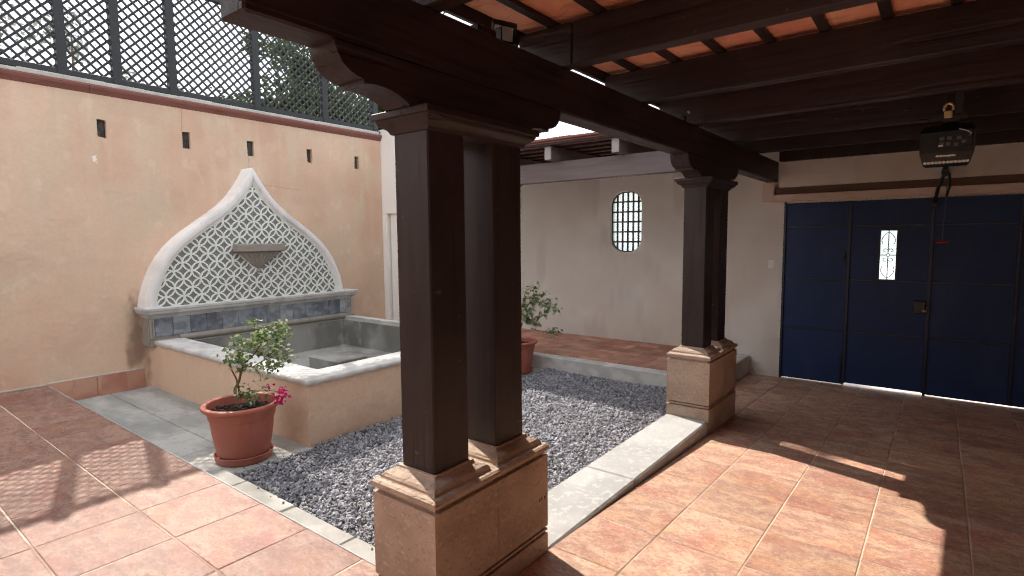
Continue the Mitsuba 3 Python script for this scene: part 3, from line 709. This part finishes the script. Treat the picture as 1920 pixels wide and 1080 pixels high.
# ---------------------------------------------------------------- blue garage door
gd = thing('garage_door', 'wide dark blue sheet metal garage door with small grilled window', 'garage door')
YD = YE + .012
add(gd + '__frame', cat([cbox(-1.626, -1.598, YD - .02, YD + .05, -.262, 2.033, .003), cbox(-1.596, 2.40, YD - .012, YD + .05, 2.004, 2.033, .003)]), 'door_frame_blue')
leaves = [(-1.604, -.905, -.247), (-.880, -.105, -.224), (-.078, .640, -.243), (.662, 1.38, -.243), (1.40, 2.11, -.243)]
WX0, WX1, WZ0, WZ1 = -.572, -.415, 1.078, 1.652
SE = [(2.013, 1.716), (1.708, 1.062), (1.054, .424), (.416, None)]
for i, (a, b, zb) in enumerate(leaves):
    for zt_, zl in SE:
        z0 = zl if zl is not None else zb
        m = tile(a, b, z0, zt_, YD + .03, YD + .006, .004, 'xzy')
        if i == 1 and zt_ > 1.6 > z0 or (i == 1 and zt_ < 1.72 and z0 < 1.1 and zt_ > 1.6):
            m = mbox(a, b, YD + .006, YD + .03, z0, zt_) - mbox(WX0, WX1, 0, 9, WZ0, WZ1)
        elif i == 1 and z0 == 1.716:
            pass
        add(gd + '__panel', m, 'door_blue')
    rails = [cbox(a + .001, b - .001, YD + .002, YD + .03, z - .014 + .0, z + .014, .003) for z in (1.712, 1.058, .42)]
    add(gd + '__cross_rail', cat(rails), 'door_frame_blue')
for x0, x1, zb in ((-.906, -.893, -.25), (-.892, -.879, -.226), (-.106, -.092, -.225), (-.091, -.077, -.257), (.641, .661, -.24), (1.381, 1.399, -.24), (2.111, 2.13, -.24)):
    add(gd + '__stile', cbox(x0 - .006, x1 + .006, YD - .016 if int(x0 * 1000) % 2 else YD - .014, YD + .03, zb, 2.003, .004), 'door_frame_blue')
fw = .022
add(gd + '__window_frame', cat([cbox(WX0 - fw, WX0, YD - .008, YD + .03, WZ0 - fw, WZ1 + fw, .002), cbox(WX1, WX1 + fw, YD - .008, YD + .03, WZ0 - fw, WZ1 + fw, .002), cbox(WX0 + .001, WX1 - .001, YD - .007, YD + .03, WZ1, WZ1 + fw, .002), cbox(WX0 + .001, WX1 - .001, YD - .007, YD + .03, WZ0 - fw, WZ0, .002)]), 'door_frame_blue')
add(gd + '__window_pane', mbox(WX0, WX1, YD + .034, YD + .038, WZ0, WZ1), 'frosted_glass')
def grille():
    xc, zc = (WX0 + WX1) / 2, (WZ0 + WZ1) / 2; Y = YD + .008
    ms = [mbox(xc - .004, xc + .004, Y - .004, Y + .004, WZ0, zc - .02), mbox(xc - .004, xc + .004, Y - .004, Y + .004, zc + .02, WZ1), mbox(WX0, xc - .018, Y - .004, Y + .004, zc - .004, zc + .004), mbox(xc + .018, WX1, Y - .004, Y + .004, zc - .004, zc + .004)]
    def line(pts, rad=.0035): ms.append(tube([(xc + a, Y, zc + b) for a, b in pts], rad, 6))
    for sx in (-1, 1):
        line([(0, .0)] if False else [(sx * .018 * math.cos(t), .018 * math.sin(t)) for t in np.linspace(-1.57, 1.57, 8)])
        for sz in (-1, 1):
            line([(sx * .066 * math.sin(math.pi * t) ** .8 if t < 1 else 0, sz * (.075 + .195 * t)) for t in np.linspace(0.28, 1, 12)])
            sp = [(sx * (.030 + (.028 - .0035 * t) * math.cos(math.pi - t)), sz * (.052 + (.026 - .0032 * t) * math.sin(t))) for t in np.linspace(0, 5.2, 18)]
            line(sp)
    return cat(ms)
add(gd + '__window_grille', grille(), 'black_metal', label='small wrought iron scroll grille in the door window')
add(gd + '__lock_box', cat([cbox(-.228, -.112, YD - .045, YD + .004, .70, .845, .006), cbox(-.11, -.07, YD - .04, YD + .004, .735, .79, .004)]), 'black_metal')
add(gd + '__lock_knob', moved(m3.Manifold.sphere(.018, 16).scale([1.4, 1, .8]), -.115, YD - .055, .735), 'steel', smooth=True)
for x, z0, z1 in ((-.942, 1.27, 1.40), (-.925, -.22, .10)):
    add(gd + '__bolt', cat([moved(m3.Manifold.cylinder(z1 - z0, .008, .008, 10), x, YD - .012, z0), cbox(x - .018, x + .018, YD - .02, YD + .004, z0 + .02, z0 + .045, .003), cbox(x - .018, x + .018, YD - .02, YD + .004, z1 - .05, z1 - .025, .003)]), 'black_metal')

# ---------------------------------------------------------------- garage door opener, cord, padlock
OX, OY = -.004, 4.95
op = thing('door_opener', 'black motorised door opener hanging from the roof joists', 'door opener')
z0, z1 = 2.075, 2.345
hou = m3.Manifold.hull_points([(OX + a * sx, OY + b * sy, z) for a, b, z in ((.130, .165, z0 + .020), (.146, .18, z0 + .07), (.148, .18, z1 - .06), (.125, .15, z1 - .012), (.11, .13, z1)) for sx in (-1, 1) for sy in (-1, 1)])
add(op + '__housing', hou, 'black_plastic')
add(op + '__light_lens', cat([cbox(OX - .122 + .0205 * k, OX - .122 + .0205 * k + .018, OY - .160, OY - .135, z0 + .004, z0 + .0195, .003) for k in range(12)]), 'white_plastic')
add(op + '__base_plate', cbox(OX - .12, OX + .12, OY - .13, OY + .15, z0 + .008, z0 + .0198, .003), 'black_plastic')
YP = OY - .1815
pan = [cbox(OX - .055 + .001, OX + .135, YP - .004, YP + .02, z0 + .10, z1 - .055, .004)]
add(op + '__control_panel', cat(pan), 'black_plastic')
for (a, b) in ((-.04, .17), (.0, .17), (.05, .165), (-.04, .135), (-.005, .13), (.035, .125), (.075, .14)):
    add(op + '__button', cbox(OX + a, OX + a + .026, YP - .008, YP - .003, z0 + b - .016, z0 + b + .008, .003), 'grey_plastic')
add(op + '__label_strip', cbox(OX - .055, OX + .05, YP - .001, YP + .03, z0 + .046, z0 + .056, .001), 'white_plastic')
add(op + '__button', cbox(OX - .046, OX - .02, YP - .009, YP - .003, z0 + .112, z0 + .122, .002), 'white_plastic')
add(op + '__trim', tube([(OX + .06, YP - .006, z1 - .05), (OX + .10, YP - .006, z1 - .065), (OX + .125, YP - .006, z1 - .085), (OX + .115, YP - .006, z1 - .10)], .0035, 6), 'steel')
for dx, dyy in ((-.035, -.10), (.03, -.10)):
    pass
add(op + '__hanger', cat([cbox(OX - .022, OX - .016, 4.681, 4.705, z1 - .0, 2.735, .001), cbox(OX + .03, OX + .075, 4.681, 4.70, z1 + .04, 2.735, .002), cbox(OX - .10, OX + .10, 4.681, 4.72, z1 + .0, z1 + .03, .002), cbox(OX - .03, OX + .06, 4.70, OY + .1, z1 - .005, z1 + .018, .002)]), 'black_metal')
add(op + '__rail', cat([cbox(OX - .022, OX + .022, OY + .12, 7.56, 2.232, 2.238, .001), cbox(OX - .004, OX + .004, OY + .12, 7.56, 2.239, 2.275, .001), cbox(OX - .03, OX + .03, 7.52, 7.629, 2.22, 2.29, .003)]), 'black_metal')
add(op + '__trolley', cbox(OX - .03, OX + .03, 6.86, 7.02, 2.185, 2.231, .005), 'black_plastic')
add(op + '__door_arm', cat([tube([(OX - .004, 6.95, 2.20), (OX - .02, 7.15, 2.17), (OX - .05, 7.40, 2.10), (OX - .07, 7.62, 2.0), (OX - .075, 7.82, 1.955)], .017, 8), cbox(OX - .10, OX - .05, 7.80, YD + .004, 1.90, 1.985, .003), tube([(OX + .03, 6.90, 2.19), (OX + .045, 7.2, 2.10), (OX + .02, 7.45, 2.0)], .012, 8)]), 'black_metal', smooth=40)
cd = thing('release_cord', 'thin grey cord with red pull handle hanging before blue door', 'cord')
add(cd + '__cord', tube([(OX + .015, 6.94, 2.19), (OX + .016, 6.94, 1.9), (OX + .008, 6.94, 1.535)], .0035, 6), 'grey_plastic')
add(cd + '__handle', cat([moved(m3.Manifold.cylinder(.10, .011, .011, 12).rotate([0, 90, 0]), OX - .043, 6.94, 1.527), moved(m3.Manifold.sphere(.015, 12), OX + .008, 6.94, 1.527)]), 'red_plastic', smooth=40)
pl = thing('padlock', 'brass padlock with ring hanging above the black door opener', 'padlock')
PX, PZ = OX + .0, z1 + .062
add(pl + '__body', cbox(PX - .024, PX + .022, 4.655, 4.677, PZ - .052, PZ - .005, .006), 'brass')
add(pl + '__shackle', tube([(PX + .024 * math.cos(t), 4.667, PZ + .010 + .030 * math.sin(t)) for t in np.linspace(-.5, 3.6, 18)], .009, 8), 'brass', smooth=True)

# ---------------------------------------------------------------- flower pots, shrubs, petals
def flower_pot(x, y, z, s, lab):
    t = thing('flower_pot', lab, 'flower pot', 'terracotta coloured flower pots in the courtyard')
    prof = [(.0, 0.055), (.190, .055), (.200, .060), (.225, .20), (.243, .345), (.246, .352), (.252, .36), (.262, .425), (.270, .43), (.292, .436), (.300, .446), (.302, .458), (.298, .468), (.286, .474), (.270, .473), (.260, .466), (.256, .45), (.246, .38)]
    add(t + '__body', moved(lathe([(a * s, b * s) for a, b in prof]), x, y, z), 'pot_plastic', smooth=40)
    sau = [(0, 0), (.200, 0), (.212, .006), (.222, .045), (.226, .060), (.220, .064), (.214, .058), (.20, .02), (0, .018)]
    add(t + '__saucer', moved(lathe([(a * s, b * s) for a, b in sau]), x, y, z), 'pot_plastic', smooth=40)
    n = 40
    V = [(0, 0, .40)]; F = []
    for rr_ in (.08, .16, .2545):
        for k in range(n):
            a = 2 * math.pi * k / n
            V.append((rr_ * math.cos(a), rr_ * math.sin(a), .398 + rng.uniform(-.012, .012) if rr_ < .25 else .395))
    for k in range(n):
        F.append((0, 1 + k, 1 + (k + 1) % n))
        for q in (0, 1):
            a, b = 1 + q * n + k, 1 + q * n + (k + 1) % n
            F += [(a, a + n, b + n), (a, b + n, b)]
    sm = trimesh.Trimesh(np.array(V) * s, np.array(F), process=False)
    clods = []
    for k in range(150):
        a, q = rng.uniform(0, 6.28), .24 * math.sqrt(rng.random())
        c = trimesh.creation.icosahedron(); c.apply_scale(rng.uniform(.006, .02)); c.apply_translation([q * math.cos(a) * s, q * math.sin(a) * s, .405 * s]); clods.append(c)
    add(t + '__soil', moved(cat([sm] + clods), x, y, z), 'soil')
    return t
def leaf_mesh(P, size, tilt=1.0, cols=None):
    """folded pointed leaves at the points P"""
    V, F, C = [], [], []
    for i, p in enumerate(P):
        L = size * rng.uniform(.65, 1.3); w_ = L * rng.uniform(.30, .42)
        d = rng.normal(size=3); d[2] = d[2] * .6 - .25; d /= np.linalg.norm(d)
        nn = rng.normal(size=3) * .7 + np.array([0, 0, 1.0]) * tilt
        s = np.cross(d, nn); s /= np.linalg.norm(s) + 1e-9
        nn = np.cross(s, d)
        b = len(V)
        droop = -.12 * L
        V += [p, p + d * L * .45 + s * w_ + nn * .10 * L, p + d * L * .5, p + d * L * .45 - s * w_ + nn * .10 * L, p + d * L + nn * droop]
        F += [(b, b + 1, b + 2), (b, b + 2, b + 3), (b + 1, b + 4, b + 2), (b + 2, b + 4, b + 3)]
        c = cols[i % len(cols)] * rng.uniform(.75, 1.25) if cols is not None else np.array([.06, .11, .03])
        C += [c] * 5
    return trimesh.Trimesh(np.array(V), np.array(F), process=False), np.array(C)
GREENS = [np.array(c) for c in ((.15, .22, .09), (.22, .30, .13), (.10, .17, .07), (.36, .42, .25), (.20, .27, .13), (.52, .56, .42))]
DARKG = [np.array(c) for c in ((.055, .095, .04), (.075, .12, .05), (.04, .075, .032), (.10, .14, .065))]
CR_ = np.array([.79, .61, 0.0])       # horizontal direction in which the shrubs spread
CF_ = np.array([-.61, .79, 0.0])
def shrub(base, z, stems, twigs, lab, size, n, greens, flower=None, leaffrac=1.0):
    t = thing('potted_shrub', lab, 'shrub')
    to = lambda a, b, c: np.array([base[0], base[1], z]) + CR_ * a + CF_ * b + np.array([0, 0, c])
    wood = []
    for pts, r0, r1 in stems:
        wood.append(tube([to(*p) for p in pts], r0, 7, taper=r1))
    P = []
    for pts, k in twigs:
        q = np.array([to(*p) for p in pts])
        wood.append(tube(q, .0045, 5, taper=.002))
        for _ in range(int(k * leaffrac * 2.2)):
            u = rng.uniform(.15, 1.0) * (len(q) - 1); i = min(int(u), len(q) - 2)
            P.append(q[i] + (q[i + 1] - q[i]) * (u - i) + rng.normal(size=3) * .028)
    add(t + '__stem', cat(wood), 'bark', smooth=40)
    m, c = leaf_mesh(P, size, cols=greens)
    add(t + '__leaves', m, 'leaf_vc', color=c, kind='stuff')
    if flower:
        Q = []
        for f_, k in flower:
            for _ in range(k): Q.append(to(*f_) + rng.normal(size=3) * .020)
        m, c = leaf_mesh(Q, .042, tilt=.2)
        add(t + '__flower', m, 'bract_pink', label='bright pink flower cluster', kind='stuff', color=None)
    return t
p1 = (-4.585, 2.215); z1_ = -.226
flower_pot(p1[0], p1[1], z1_, 1.02, 'terracotta pot at the fountain corner, with pink flowering shrub')
S = lambda px, py, d=0.0: ((px - 388) / 780., d, (979 - py) / 780.)
st1 = [([S(352, 560), S(345, 520, .01), S(372, 470, .02), S(385, 420, .02), S(405, 360, .02)], .013, .008),
       ([S(388, 575, -.02), S(380, 500, -.02), S(372, 440, -.03), S(352, 390, -.04), S(345, 340, -.05)], .009, .005),
       ([S(405, 360, .02), S(470, 300, .03), S(520, 230, .04), S(500, 150, .03)], .007, .004),
       ([S(405, 360, .02), S(480, 370, -.03), S(570, 320, -.05), S(640, 250, -.02)], .007, .003)]
tw1 = [([S(500, 150, .03), S(490, 100, .02), S(478, 45, .0)], 14), ([S(500, 170, .03), S(560, 150, .06), S(620, 130, .05), S(700, 100, .02)], 34),
       ([S(520, 230, .04), S(450, 210, -.05), S(415, 190, -.1)], 26), ([S(520, 220, .04), S(600, 190, .1), S(690, 150, .12)], 30), ([S(560, 310, -.04), S(640, 250, -.06), S(700, 205, -.05)], 24),
       ([S(540, 200, .04), S(545, 160, -.06), S(560, 130, -.1)], 24),
       ([S(345, 340, -.05), S(330, 300, -.04), S(315, 265, -.02)], 14), ([S(405, 360, .02), S(420, 310, -.08), S(430, 265, -.1)], 26), ([S(400, 350, .02), S(360, 310, .06), S(350, 270, .08)], 16),
       ([S(470, 300, .03), S(480, 260, .1), S(470, 230, .12)], 20), ([S(480, 370, -.03), S(560, 350, -.1), S(640, 350, -.12), S(690, 340, -.1)], 34), ([S(570, 320, -.05), S(640, 300, .02), S(700, 320, .05)], 22),
       ([S(405, 380, .02), S(380, 400, .07), S(350, 380, .09)], 10), ([S(480, 370, -.03), S(530, 410, -.04), S(540, 460, -.05)], 6), ([S(395, 560, .0), S(420, 560, .03), S(460, 590, .06)], 22), ([S(395, 560, -.02), S(400, 530, -.04), S(392, 510, -.05)], 8),
       ([S(395, 560, .0), S(470, 520, -.05), S(580, 510, -.08), S(670, 520, -.09)], 9)]
shrub(p1, z1_, st1, tw1, 'sparse green shrub with pink flowers in pot by the fountain', .045, 0, GREENS, [(S(690, 510, -.10), 12), (S(665, 560, -.10), 16), (S(700, 545, -.08), 8), (S(600, 490, -.08), 5)])
p2 = (-4.43, 5.84); z2_ = -.189
flower_pot(p2[0], p2[1], z2_, .92, 'terracotta pot half hidden behind the near post, before the corridor')
Sb = lambda px, py, d=0.0: (((px / 4.909 + 960) - 968) / 147., d, (703 - (py / 4.909 + 500)) / 147.)
st2 = [([Sb(60, 660), Sb(70, 560), Sb(85, 480), Sb(80, 400)], .012, .007), ([Sb(80, 560, .02), Sb(100, 480, .03), Sb(150, 520, .02)], .007, .004), ([Sb(80, 420), Sb(160, 330, .05), Sb(250, 330, .08)], .006, .003), ([Sb(60, 640, .02), Sb(20, 520, .03), Sb(-20, 420, .02)], .009, .005)]
tw2 = [([Sb(85, 400), Sb(100, 300), Sb(120, 220), Sb(160, 190), Sb(225, 165)], 26), ([Sb(100, 420), Sb(170, 320, .04), Sb(220, 260, .06), Sb(305, 245, .05)], 34), ([Sb(160, 330), Sb(250, 330, .05), Sb(340, 370, .06), Sb(440, 400, .05)], 46), ([Sb(90, 440), Sb(130, 380, -.05), Sb(180, 400, -.08)], 28),
       ([Sb(250, 330, .05), Sb(330, 310, .1), Sb(400, 290, .12)], 10), ([Sb(100, 480), Sb(150, 510, .02), Sb(200, 500, .05), Sb(240, 560, .06)], 40), ([Sb(200, 480, .03), Sb(280, 460, .08), Sb(320, 450, .09)], 12), ([Sb(90, 600), Sb(200, 590, .05), Sb(330, 620, .08), Sb(450, 620, .08)], 4), ([Sb(330, 620, .08), Sb(390, 610, .1), Sb(450, 625, .08)], 16),
       ([Sb(80, 420), Sb(60, 350, .05), Sb(20, 300, .08)], 30), ([Sb(-20, 420, .02), Sb(-60, 340, .0), Sb(-90, 300, -.05)], 24), ([Sb(-20, 420, .02), Sb(10, 330, -.08), Sb(0, 260, -.1)], 24), ([Sb(90, 470), Sb(110, 440, -.06), Sb(140, 420, -.1)], 14)]
shrub(p2, z2_, st2, tw2, 'leafy green shrub in pot beside the corridor step', .05, 0, GREENS)
def petals(x, y, z, n, lab):
    V = [np.array([x + rng.uniform(-.02, .02), y + rng.uniform(-.02, .02), z + rng.uniform(.004, .012)]) for _ in range(n)]
    m, c = leaf_mesh(V, .035, tilt=.6)
    add('fallen_petal', m, 'bract_pink', label=lab, cat='petal')
petals(-5.33, 2.36, -.22, 4, 'small dark pink petals fallen on grey paving left of pot')

# ---------------------------------------------------------------- trees beyond the fence
def tree(x, y, h, lobes, n, lab, cols, size, group=None):
    t = thing('tree', lab, 'tree', group)
    tr_ = [tube([(x, y, -.6), (x + .05, y + .05, h * .25), (x - .05, y + .1, h * .5), (x, y, h * .8)], .16, 9, taper=.05)]
    P = []
    tot = sum(l[3] ** 2 * l[5] for l in lobes)
    for (lx, ly, lz, lr, lf, den) in lobes:
        tr_.append(tube([(x, y, h * .35), ((x + lx) / 2, (y + ly) / 2, (h * .4 + lz) / 2 + .1), (lx, ly, lz)], .055, 6, taper=.015))
        k = int(n * lr ** 2 * den / tot)
        nc = max(6, k // 60)
        dirs = rng.normal(size=(nc, 3)); dirs /= np.linalg.norm(dirs, axis=1)[:, None]
        cen = np.array([lx, ly, lz]) + dirs * (lr * rng.uniform(.35, 1.0, (nc, 1))) * np.array([1, 1, lf])
        for c_ in cen:
            P.append(c_ + rng.normal(size=(60, 3)) * lr * .16)
    P = np.concatenate(P)
    add(t + '__trunk', cat(tr_), 'bark', smooth=40)
    m, c = leaf_mesh(P, size, cols=cols)
    add(t + '__crown', m, 'leaf_vc', color=c, kind='stuff')
tree(-10.4, 6.4, 5.2, [(-10.3, 6.4, 4.0, 1.0, .8, 1.2), (-10.2, 7.6, 4.2, 1.1, .8, 1.2), (-10.5, 5.6, 3.9, .7, .7, 1.2), (-10.0, 8.8, 4.0, 1.1, .9, 1.2), (-10.6, 7.0, 5.2, .8, .7, .8), (-10.4, 6.0, 5.3, .6, .5, .5)], 21000, 'dark green leafy tree behind right end of the lattice fence', DARKG, .10)
tree(-10.8, 9.4, 12.5, [(-10.6, 8.96, 12.2, .68, 1.1, 6), (-10.6, 8.96, 13.2, .68, 1.1, 6), (-10.7, 9.20, 12.5, 1.25, .9, 1.4), (-10.7, 9.3, 10.6, 1.4, .9, 1.3), (-10.8, 9.0, 9.0, 1.45, .9, 1.3), (-10.9, 9.0, 7.4, 1.4, .8, 1.2), (-11.0, 10.4, 11.4, 1.2, .9, 1.0), (-10.9, 9.6, 5.8, 1.2, .8, .7)], 26000, 'tall dark tree rising past the white corridor side wall', DARKG, .19)
tree(-13.5, 3.6, 5.4, [(-13.6, 2.2, 5.6, .9, .6, .4), (-13.4, 3.6, 5.5, .8, .6, .4), (-13.5, .9, 6.4, .8, .6, .35), (-13.5, 4.9, 4.9, .9, .6, .4)], 500, 'thin pale tree seen through middle of the lattice fence', [np.array((.30, .32, .30)), np.array((.22, .25, .22))], .11)

# ---------------------------------------------------------------- house walls that close the patio outside the frame
hw = thing('house_wall', 'cream house wall closing the patio behind the viewer', 'wall')
add(hw + '__render', mbox(-8.1, 3.6, -4.6, -4.4, -.6, 3.2), 'cream')
hw2 = thing('house_wall', 'cream side wall of the garage right of the blue door', 'wall')
add(hw2 + '__render', mbox(3.40, 3.6, -4.4, 7.868, -.6, 2.79), 'cream')
